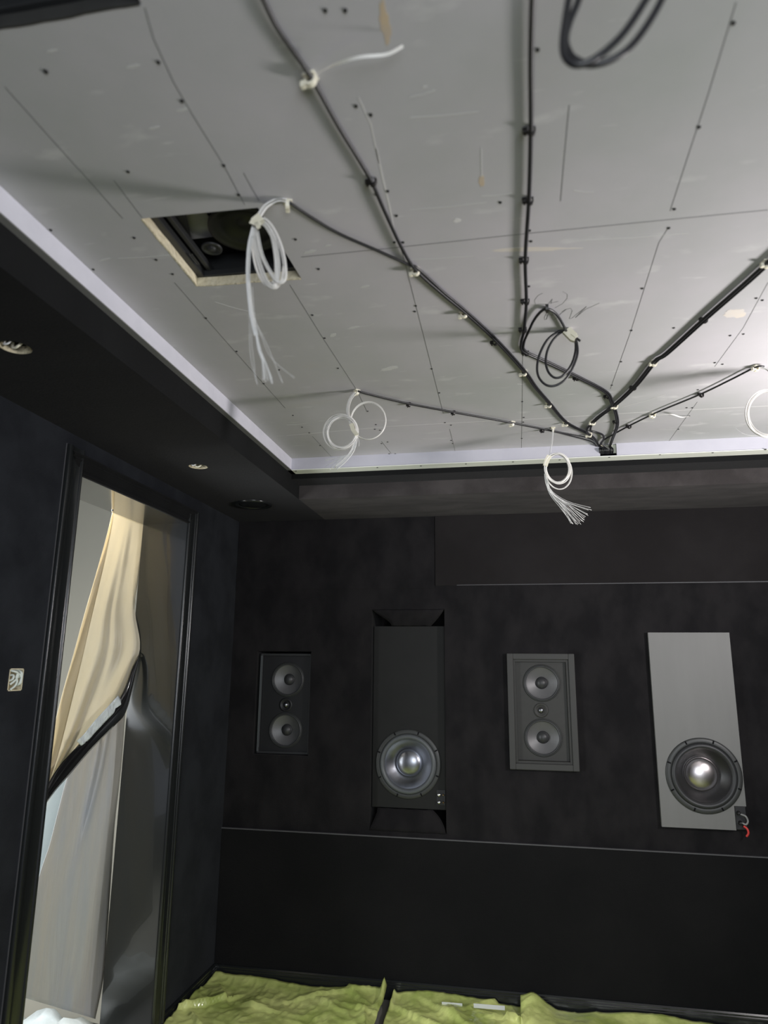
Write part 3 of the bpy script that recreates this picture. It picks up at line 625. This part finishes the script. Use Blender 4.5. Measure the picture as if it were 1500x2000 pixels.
# ================================================================ SPEAKERS ON THE BACK WALL
RY = Matrix.Rotation(math.pi/2, 4, 'X')   # local +Z -> -Y (towards the room)
def driver(t, cx, cz, yf, R, cone_m, cap_m, ring_m, sur_m, name='woofer', capr=.34, depth=.22, notch=0, s0=.71, dome=.30):
    # yf: baffle face y. Parts: woofer > surround, cone, dust_cap
    T = Matrix.Translation((cx, yf, cz)) @ RY
    bm = bmesh.new(); so = .865 if s0 < .8 else .94
    bm2 = bm; lathe(bm, [(R*(so-.005), .0), (R*(so-.005), .006), (R*(so+.02), .0075), (R*.97, .0065), (R, .003), (R, 0)], 56, T)
    ring = obj(name, bm, ring_m, t, True)
    if notch:
        for k in range(notch):
            a = 2*math.pi*(k+.5)/notch+.05; bm = bmesh.new()
            bmesh.ops.create_cube(bm, size=1, matrix=T @ Matrix.Rotation(a, 4, 'Z') @ Matrix.Translation((R*.94, 0, .0062)) @ Matrix.Diagonal((R*.09, .006, .005, 1)))
            obj('screw_slot', bm, M['dark'], ring)
    bm = bmesh.new()
    pr = []
    for i in range(13):
        a = math.pi*i/12; pr.append((R*(s0+so)/2+R*(so-s0)*.48*math.cos(a), .002+R*(so-s0)*.6*math.sin(a)))
    pr = [(R*so, -.004)]+pr+[(R*s0, -.004)]
    lathe(bm, pr, 56, T); obj('surround', bm, sur_m, ring, True)
    bm = bmesh.new(); d = R*depth*2
    pr = [(R*(s0+.015), .0)]+[(R*(s0+.015-(s0+.015-capr*.98)*s_), -d*(s_**.85)) for s_ in [i/10 for i in range(1, 11)]]
    lathe(bm, pr, 56, T); obj('cone', bm, cone_m, ring, True)
    bm = bmesh.new(); cd = -d*.93; pr = [(R*capr, cd-.002), (R*capr, cd+.001)]+[(R*capr*.96*math.cos(a), cd+R*capr*dome*math.sin(a)) for a in [math.pi/2*i/10 for i in range(0, 10)]]+[(0, cd+R*capr*dome)]
    lathe(bm, pr, 48, T); obj('dust_cap', bm, cap_m, ring, True)
    return ring
def rect_frame(bm, x0, x1, z0, z1, wd, y0, y1, bev=.002):
    box(bm, (x0, y0, z0), (x0+wd, y1, z1), bev); box(bm, (x1-wd, y0, z0), (x1, y1, z1), bev)
    box(bm, (x0+wd, y0, z1-wd), (x1-wd, y1, z1), bev); box(bm, (x0+wd, y0, z0), (x1-wd, y1, z0+wd), bev)
def holed_baffle(t, x0, x1, z0, z1, y0, y1, holes, m, name='baffle'):
    bm = bmesh.new(); box(bm, (x0, y0, z0), (x1, y1, z1), .002); o = obj(name, bm, m, t)
    for hx_, hz_, r in holes:
        bm = bmesh.new(); bmesh.ops.create_cone(bm, cap_ends=True, segments=48, radius1=r, radius2=r, depth=.2, matrix=Matrix.Translation((hx_, y0, hz_)) @ RY); cutmesh(o, bm)
    return o
def lcr(cx, label, yf, frame, bm_, fm, x0, x1):
    t = thing('wall_speaker', label, 'speaker', group='two-woofer speakers on the back wall')
    zc = [1.474, 1.210]
    holed_baffle(t, x0, x1, 1.100, 1.600, yf, yf+.02, [(cx+.003, zc[0], .080), (cx, zc[1], .080), (cx-.005, 1.341, .020)], bm_)
    if frame:
        bm = bmesh.new(); rect_frame(bm, cx-.167, cx+.167, 1.058, 1.620, .030, DY-.022, DY+.003, .003); obj('outer_frame', bm, fm, t)
        bm = bmesh.new(); rect_frame(bm, cx-.137, cx+.137, 1.088, 1.590, .012, DY-.014, DY+.012, .001); obj('inner_frame', bm, M['greybaf'], t)
    else:
        bm = bmesh.new(); rect_frame(bm, x0-.012, x1+.012, 1.090, 1.612, .012, yf-.012, yf+.012, .001); obj('inner_frame', bm, M['steel'], t)
        bm = bmesh.new(); box(bm, (x0-.010, yf-.016, 1.10), (x0-.004, yf-.012, 1.60)); box(bm, (x0-.002, yf-.016, 1.12), (x0+.001, yf-.012, 1.60)); obj('frame_highlight', bm, M['rubber2'], t)  # pale strips: highlight along the frame's left side, put into the colour
    for i, z in enumerate(zc):
        driver(t, cx+(.003 if i == 0 else 0), z, yf, .092, M['cone'], M['rubber'], M['basket'], M['rubber'], capr=.30, depth=.115, s0=.84, dome=.75)
    T = Matrix.Translation((cx-.005, yf, 1.341)) @ RY
    bm = bmesh.new(); lathe(bm, [(.036, 0), (.036, .003), (.030, .004), (.024, .0025), (.018, -.004), (.015, -.003), (.012, .003), (.006, .006), (0, .007)], 36, T); tw = obj('tweeter', bm, M['greybaf'] if frame else M['blackpl'], t, True)
    bm = bmesh.new(); lathe(bm, [(.013, -.003), (.012, .003), (.006, .0075), (0, .0085)], 24, T); obj('dome', bm, M['alu'], tw, True)
    bm = bmesh.new(); box(bm, (x0+.01, yf+.02, 1.11), (x1-.01, yf+.11, 1.59)); obj('rear_cabinet', bm, M['dark'], t)
    return t
lcr(-1.229, 'black wall speaker with two woofers recessed beside the left corner', DY+.030, False, M['blackpl'], M['steel'], -1.372, -1.104)
lcr(.118, 'charcoal framed wall speaker with two woofers between the tall subwoofers', DY+.004, True, M['greybaf'], M['greyfr'], -.008, .244)

def sub(x0, x1, z0, z1, yf, cx, cz, bmat, cone, cap, label, R, ring, sur, capr, notch_corner, yback):
    t = thing('subwoofer', label, 'subwoofer', group='tall subwoofers on the back wall')
    bm = bmesh.new()
    if notch_corner: poly = [(x0, z0), (x1-.052, z0), (x1-.052, z0+.105), (x1, z0+.105), (x1, z1), (x0, z1)]
    else: poly = [(x0, z0), (x1, z0), (x1, z1), (x0, z1)]
    prism(bm, poly, 1, yf, yf+.02); o = obj('front_board', bm, bmat, t)
    bm = bmesh.new(); bmesh.ops.create_cone(bm, cap_ends=True, segments=64, radius1=R*.84, radius2=R*.84, depth=.2, matrix=Matrix.Translation((cx, yf, cz)) @ RY); cutmesh(o, bm)
    bm = bmesh.new(); rect_frame(bm, x0+.005, x1-.005, z0+.005, z1-.005, .018, yf+.02, yback, 0); box(bm, (x0+.02, yback-.01, z0+.02), (x1-.02, yback, z1-.02)); obj('cabinet', bm, M['dark'], t)
    driver(t, cx, cz, yf, R, cone, cap, ring, sur, capr=capr, depth=.15, notch=8, dome=.42)
    tx, tz = (x1-.022, z0+.055)
    if notch_corner:
        bm = bmesh.new(); box(bm, (x1-.050, yf+.004, z0+.002), (x1-.002, yf+.02, z0+.103), .002); pl = obj('terminal_plate', bm, M['blackpl'], t)
        for k in range(2):
            bm = bmesh.new(); lathe(bm, [(0, .020), (.007, .020), (.008, .016), (.008, .002), (.010, 0)], 18, Matrix.Translation((x1-.036+k*.004, yf+.004, z0+.075-.042*k)) @ RY); obj('terminal_post', bm, M['blackpl'], pl, True)
        bm = bmesh.new(); tube(bm, catmull([(x1-.032, yf-.012, z0+.073), (x1-.012, yf-.02, z0+.066), (x1-.004, yf-.018, z0+.045), (x1-.012, yf-.014, z0+.030), (x1-.030, yf-.012, z0+.036)], 6), .0042); obj('terminal_lead', bm, M['greyw'], pl, True)
        bm = bmesh.new(); tube(bm, catmull([(x1-.022, yf-.010, z0+.022), (x1-.010, yf-.016, z0+.012), (x1-.006, yf-.016, z0-.006), (x1-.014, yf-.010, z0-.022)], 6), .0048); q = obj('terminal_lead', bm, M['red'], pl, True); q['label'] = 'red terminal lead'
    else:
        bm = bmesh.new(); box(bm, (x1-.047, yf-.003, z0+.022), (x1-.002, yf+.002, z0+.095), .001); pl = obj('terminal_plate', bm, M['blackpl'], t)
        for k in range(2):
            for j, (rr_, mm) in enumerate(((.0085, M['chrome']), (.0045, M['copper']))):
                bm = bmesh.new(); lathe(bm, [(0, .014), (rr_*.6, .013), (rr_, .010), (rr_, .002), (rr_*1.1, 0)], 18, Matrix.Translation((x1-.034+j*.022, yf-.003, z0+.072-.036*k)) @ RY); obj('terminal_post', bm, mm, pl, True)
    return t
sub(-.752, -.372, .846, 1.760, DY+.035, -.566, 1.060, M['subblack'], M['alu'], M['alu'], 'black tall subwoofer with a silver cone set inside a dark velvet niche', .171, M['basket'], M['rubber2'], .42, False, DY+.30)
sub(.645, 1.021, .828, 1.725, DY-.024, .848, 1.062, M['greybox'], M['blackcone'], M['cap'], 'grey fronted tall subwoofer with black cone and polished centre on the right', .170, M['basket'], M['rubber'], .455, True, DY+.30)

# velvet tucked round the niche above and below the black subwoofer
def tuck(zf, zb, name, side):
    bm = bmesh.new(); rows = []; N, K = 10, 14
    for i in range(N+1):
        v = i/N; y = DY-.001+.034*v; z = zf+(zb-zf)*v**.8; a = -.757+.10*math.sin(v*math.pi/2)*(1 if side > 0 else .35); b = -.370-(.075 if side > 0 else .03+.04*v)*v
        rows.append([bm.verts.new((a+(b-a)*k/K, y+.004*math.sin(k*1.7+v*3), z)) for k in range(K+1)])
    for i in range(N):
        for k in range(K): bm.faces.new((rows[i][k], rows[i][k+1], rows[i+1][k+1], rows[i+1][k]))
    o = obj(name, bm, M['velvet'], wb, True); md = o.modifiers.new('s', 'SOLIDIFY'); md.thickness = .003
tuck(1.846, 1.764, 'niche_velvet_fold', 1)
tuck(.742, .842, 'niche_velvet_fold', -1)

# ================================================================ SOFFIT FITTINGS
def light_hole(x, y, r, label, seed):
    t = thing('downlight_opening', label, 'downlight opening', (x, y, SZ), 0, 'empty light holes in the left soffit'); rr = random.Random(seed)
    bm = bmesh.new(); lathe(bm, [(r*.99, .002), (r*.97, .024), (r*.90, .024), (r*.90, .002)], 32); obj('plaster_ring', bm, M['gyp'], t, True)
    bm = bmesh.new(); lathe(bm, [(0, .024), (r*.97, .024), (r*.97, .0245), (0, .0245)], 32); obj('dark_cavity', bm, M['dark'], t)
    bm = bmesh.new(); tube(bm, catmull([(-r*.4, r*.2, .022), (-r*.3, r*.1, .006), (0, 0, .001), (r*.3, -r*.1, .004), (r*.5, .1*r, .020)], 6), .0035); obj('wire_end', bm, M['clipw'], t, True)
    bm = bmesh.new(); tube(bm, catmull([(-r*.5, -r*.3, .020), (-r*.45, -r*.5, .004), (-r*.1, -r*.55, .003), (r*.1, -r*.4, .020)], 6), .0025); obj('wire_end', bm, M['white'], t, True)
    return t
light_hole(-1.270, 1.480, .041, 'empty round light hole with loose wire in the left soffit at the picture edge', 1)
light_hole(-1.282, 2.598, .040, 'empty round light hole in the left soffit above the doorway', 2)
t = thing('round_vent', 'black round ring fitting in the dark soffit near the wall corner', 'vent', (-1.30, 3.28, SZ))
bm = bmesh.new(); lathe(bm, [(.095, 0), (.094, -.006), (.086, -.009), (.078, -.006), (.074, -.002), (.074, 0)], 48); obj('ring', bm, M['gloss'], t, True)
bm = bmesh.new(); lathe(bm, [(.072, -.001), (.060, -.006), (.030, -.010), (0, -.011)], 40); obj('disc', bm, M['gloss'], t, True)

# switch box with loose wires
t = thing('switch_box', 'open cream wall socket box stuffed with loose white wires left of the door', 'socket box', (LX, 1.990, 1.494))
bm = bmesh.new(); rect = [(-.034, .034, -.034, .034)]
box(bm, (-.045, -.032, -.034), (.001, -.029, .034)); box(bm, (-.045, .029, -.034), (.001, .032, .034)); box(bm, (-.045, -.032, .031), (.001, .032, .034)); box(bm, (-.045, -.032, -.034), (.001, .032, -.031)); box(bm, (-.048, -.032, -.034), (-.045, .032, .034))
obj('back_box', bm, M['gyp'], t)
for k, pts in enumerate([[(-.02, -.026, .03), (.004, -.020, .026), (.008, -.004, .020), (.006, -.002, .006), (.004, -.014, -.006), (.002, -.026, -.014)],
                         [(-.02, .000, .03), (.004, -.002, .022), (.007, -.008, .008), (.007, -.002, -.004), (.005, -.006, -.018), (.002, -.022, -.030)],
                         [(-.02, .014, .03), (.005, .012, .024), (.008, .014, .006), (.006, .010, -.012), (-.005, .010, -.018)],
                         [(-.02, .018, .03), (.004, .018, .022), (.006, .018, .004), (.005, .016, -.012), (-.005, .014, -.016)],
                         [(-.02, .004, .03), (.004, .006, .018), (.006, .010, .012), (-.004, .012, .004)],
                         [(-.02, -.028, .010), (.004, -.020, .014), (.006, -.022, .002), (-.006, -.026, -.004)]]):
    bm = bmesh.new(); tube(bm, catmull(pts, 6), .0034); obj('wire', bm, mat('white_wire', (.66, .72, .67), rough=.45) if k == 0 else bpy.data.materials['white_wire'], t, True)

# ================================================================ DOORWAY SHEETS
def sheet(name, left, right, X, fold, m, label, cat, nu=26, bulge=None, parent=None, thick=.0012):
    Lp = catmull([(a, b_, 0) for a, b_ in left], 5); Rp = catmull([(a, b_, 0) for a, b_ in right], 5); n = min(len(Lp), len(Rp))
    bm = bmesh.new(); rows = []
    for i in range(n):
        v = i/(n-1); row = []
        for k in range(nu+1):
            u = k/nu; px = Lp[i].x+(Rp[i].x-Lp[i].x)*u; py = Lp[i].y+(Rp[i].y-Lp[i].y)*u
            row.append(bm.verts.new(on(px, py, 0, X+fold(u, v))))
        rows.append(row)
    for i in range(n-1):
        for k in range(nu): bm.faces.new((rows[i][k], rows[i][k+1], rows[i+1][k+1], rows[i+1][k]))
    o = obj(name, bm, m, parent, True); md = o.modifiers.new('s', 'SOLIDIFY'); md.thickness = thick; md.offset = 0
    if parent is None: tag(o, label, cat, 'plastic sheets hanging in the doorway' if cat == 'dust sheet' else None)
    return o
def foldA(u, v):
    amp = .013*min(1, v*4+.1)
    return amp*math.sin(u*11+v*2)+.5*amp*math.sin(u*23+v*5)+.07*math.exp(-((v-.50)/.14)**2)*u**2-.022*math.exp(-((u-.58)/.07)**2)*min(1, v*5)*(1 if v < .5 else max(0, 1-(v-.5)*8))
cur = sheet('dust_sheet', [(220, 998), (207, 1052), (188, 1120), (166, 1196), (143, 1280), (120, 1362), (97, 1458), (80, 1548), (74, 1575)],
      [(281, 1024), (278, 1060), (270, 1130), (264, 1195), (273, 1268), (246, 1340), (213, 1394), (140, 1470), (78, 1566)], -1.800, foldA, M['sheet'], 'cream plastic dust sheet gathered at a pin in the doorway head', 'dust sheet')
sheet('hem', [(220, 999), (207, 1052), (188, 1120), (166, 1196), (143, 1280), (120, 1362), (97, 1458), (80, 1548), (74, 1575)],
      [(223, 999), (214, 1052), (199, 1120), (181, 1196), (162, 1280), (142, 1362), (118, 1458), (97, 1525), (80, 1560)], -1.780, lambda u, v: .004*math.sin(v*17+u*5), mat('warm_hem', (.80, .72, .54), rough=.35, trans=.4), '', '', nu=8, parent=cur)
sheet('dust_sheet', [(150, 1455), (130, 1520), (112, 1590), (97, 1650), (80, 1700), (62, 1765), (48, 1850), (35, 1945)],
      [(245, 1385), (239, 1470), (232, 1540), (224, 1610), (217, 1710), (210, 1810), (202, 1910), (186, 1990)], -1.835, lambda u, v: .016*math.sin(u*9+1)*(1-.4*v)+.008*math.sin(u*21+v*6), M['sheet2'], 'milky grey plastic sheet hanging low in the doorway below the black strap', 'dust sheet')
sheet('dust_sheet', [(120, 1480), (90, 1560), (60, 1650), (40, 1740), (20, 1830)], [(200, 1480), (190, 1560), (170, 1650), (150, 1740), (120, 1830)], -2.10, lambda u, v: .03*math.sin(u*8+v*3), M['sheetw'], 'pale bluish sheet added for bright daylight behind the milky one beside the left casing', 'dust sheet')  # added sheet, its paleness stands in for daylight in the next room
strap = sheet('plastic_strap', [(273, 1274), (258, 1304), (240, 1352), (214, 1394), (158, 1450), (117, 1494), (92, 1534), (77, 1564)],
      [(272, 1284), (262, 1330), (246, 1390), (225, 1416), (178, 1464), (137, 1512), (107, 1546), (77, 1588)], -1.752, lambda u, v: .010*math.sin(u*3)+.02*math.exp(-((v-.1)/.2)**2), M['blktape'], 'glossy black plastic strap crossing the doorway sheets diagonally', 'strap', nu=8)
sheet('tape_edge', [(231, 1358), (208, 1383), (183, 1410), (164, 1434), (150, 1447)], [(240, 1373), (217, 1398), (193, 1423), (171, 1447), (158, 1457)], -1.742, lambda u, v: .004*math.sin(v*30), M['cleartape'], '', '', nu=6, parent=strap)
bm = bmesh.new(); lathe(bm, [(0, -.004), (.004, -.004), (.004, -.001), (.0015, 0)], 12); o = obj('pushpin', bm, M['chrome']); o.location = on(218, 997, 2, DH)+Vector((.004, 0, 0)); tag(o, 'small shiny pin holding the cream sheet to the door head', 'pin')
# crumpled white plastic on the next room's floor
bm = bmesh.new(); N = 22
g = [[None]*(N+1) for _ in range(N+1)]
for i in range(N+1):
    for k in range(N+1):
        x = -2.75+.95*i/N; y = 2.35+.75*k/N
        z = .02+.12*abs(noise.noise(Vector((x*5, y*5, 1))))+.05*abs(noise.noise(Vector((x*14, y*14, 4))))
        g[i][k] = bm.verts.new((x, y, z))
for i in range(N):
    for k in range(N): bm.faces.new((g[i][k], g[i+1][k], g[i+1][k+1], g[i][k+1]))
o = obj('crumpled_sheet', bm, M['sheetw'], None, True); o.modifiers.new('s', 'SOLIDIFY').thickness = .001; tag(o, 'crumpled white plastic heap on the floor beyond the doorway', 'plastic sheet')

# ================================================================ YELLOW FLOOR FILM
def film(x0, x1, y0, y1, label, seed, nx=150, ny=200, flap=None):
    bm = bmesh.new(); g = []
    rf = random.Random(int(seed*10)); folds = []
    for _ in range(15):
        a = rf.uniform(-.9, .9)+(math.pi/2 if rf.random() < .4 else 0); folds.append((rf.uniform(x0, x1), rf.uniform(2.7, y1), math.cos(a), math.sin(a), rf.uniform(.012, .036), rf.uniform(.018, .05), rf.uniform(.12, .35)))
    for i in range(nx+1):
        row = []
        for k in range(ny+1):
            u, v = i/nx, k/ny; x = x0+(x1-x0)*u; y = y0+(y1-y0)*v
            q = Vector((x*3.2+seed, y*2.6, seed)); h = abs(noise.noise(q)); h2 = abs(noise.noise(q*3.1))
            h3 = abs(noise.noise(q*7.3)); qq = Vector((x*3.4+y*1.2+seed, y*2.2-x*.9, seed)); v1 = noise.voronoi(qq)[0][0]; v2 = noise.voronoi(qq*2.7)[0][0]; z = .004+.034*v1+.014*v2+.006*(1-min(1, h3*3))
            for (fx, fy, ca, sa, fh, fw, fl) in folds:
                al = (x-fx)*ca+(y-fy)*sa; ac = -(x-fx)*sa+(y-fy)*ca+.03*math.sin(al*9)
                if abs(ac) < fw*2 and abs(al) < fl: z += fh*(1-abs(al)/fl)*(max(0, 1-ac/fw/2) if ac > 0 else max(0, 1+ac/fw*4))
            e = max(0, (v-.93)/.07); z = z*(1-.6*e)+.030*e*e*(1+.4*math.sin(x*9+seed)); 
            if x < LX+.12: z += .02*((LX+.12-x)/.12)
            if flap and abs(u-flap[0]) < flap[1] and v > .9: z += flap[2]*(1-abs(u-flap[0])/flap[1])*(v-.9)/.1
            row.append(bm.verts.new((x, y-.006*abs(math.sin(x*7)), z)))
        g.append(row)
    for i in range(nx):
        for k in range(ny): bm.faces.new((g[i][k], g[i+1][k], g[i+1][k+1], g[i][k+1]))
    o = obj('floor_film', bm, M['film'], None, True); o.modifiers.new('s', 'SOLIDIFY').thickness = .0008
    return tag(o, label, 'floor film', 'yellow films covering the floor')
film(LX+.022, -.655, 1.4, DY-.03, 'crinkled yellow-green film on the floor in the left corner', 1.3, flap=(.985, .02, .05))
film(-.625, -.02, 1.4, DY-.03, 'yellow-green floor film carrying the white tape strips, right of the gap', 5.1, nx=110, flap=(.01, .02, .02))
film(-.03, RX-.02, 1.4, DY-.035, 'yellow-green floor film with an upturned corner at the lower right', 9.4, flap=(.03, .06, .05))
for i, (a, b_, lab) in enumerate([(863, 903, 'short white tape strip on the yellow film, left of the two'), (925, 986, 'longer white tape strip on the yellow film, right of the two')]):
    A = on(a, 1961+i*3, 1, DY-.13); B = on(b_, 1964+i*5, 1, DY-.13)
    bm = bmesh.new(); ribbon(bm, [A, (A+B)/2, B], .020, .0015, Vector((0, 1, .3))); o = obj('tape_strip', bm, M['white']); tag(o, lab, 'tape', 'white tape strips on the yellow film')
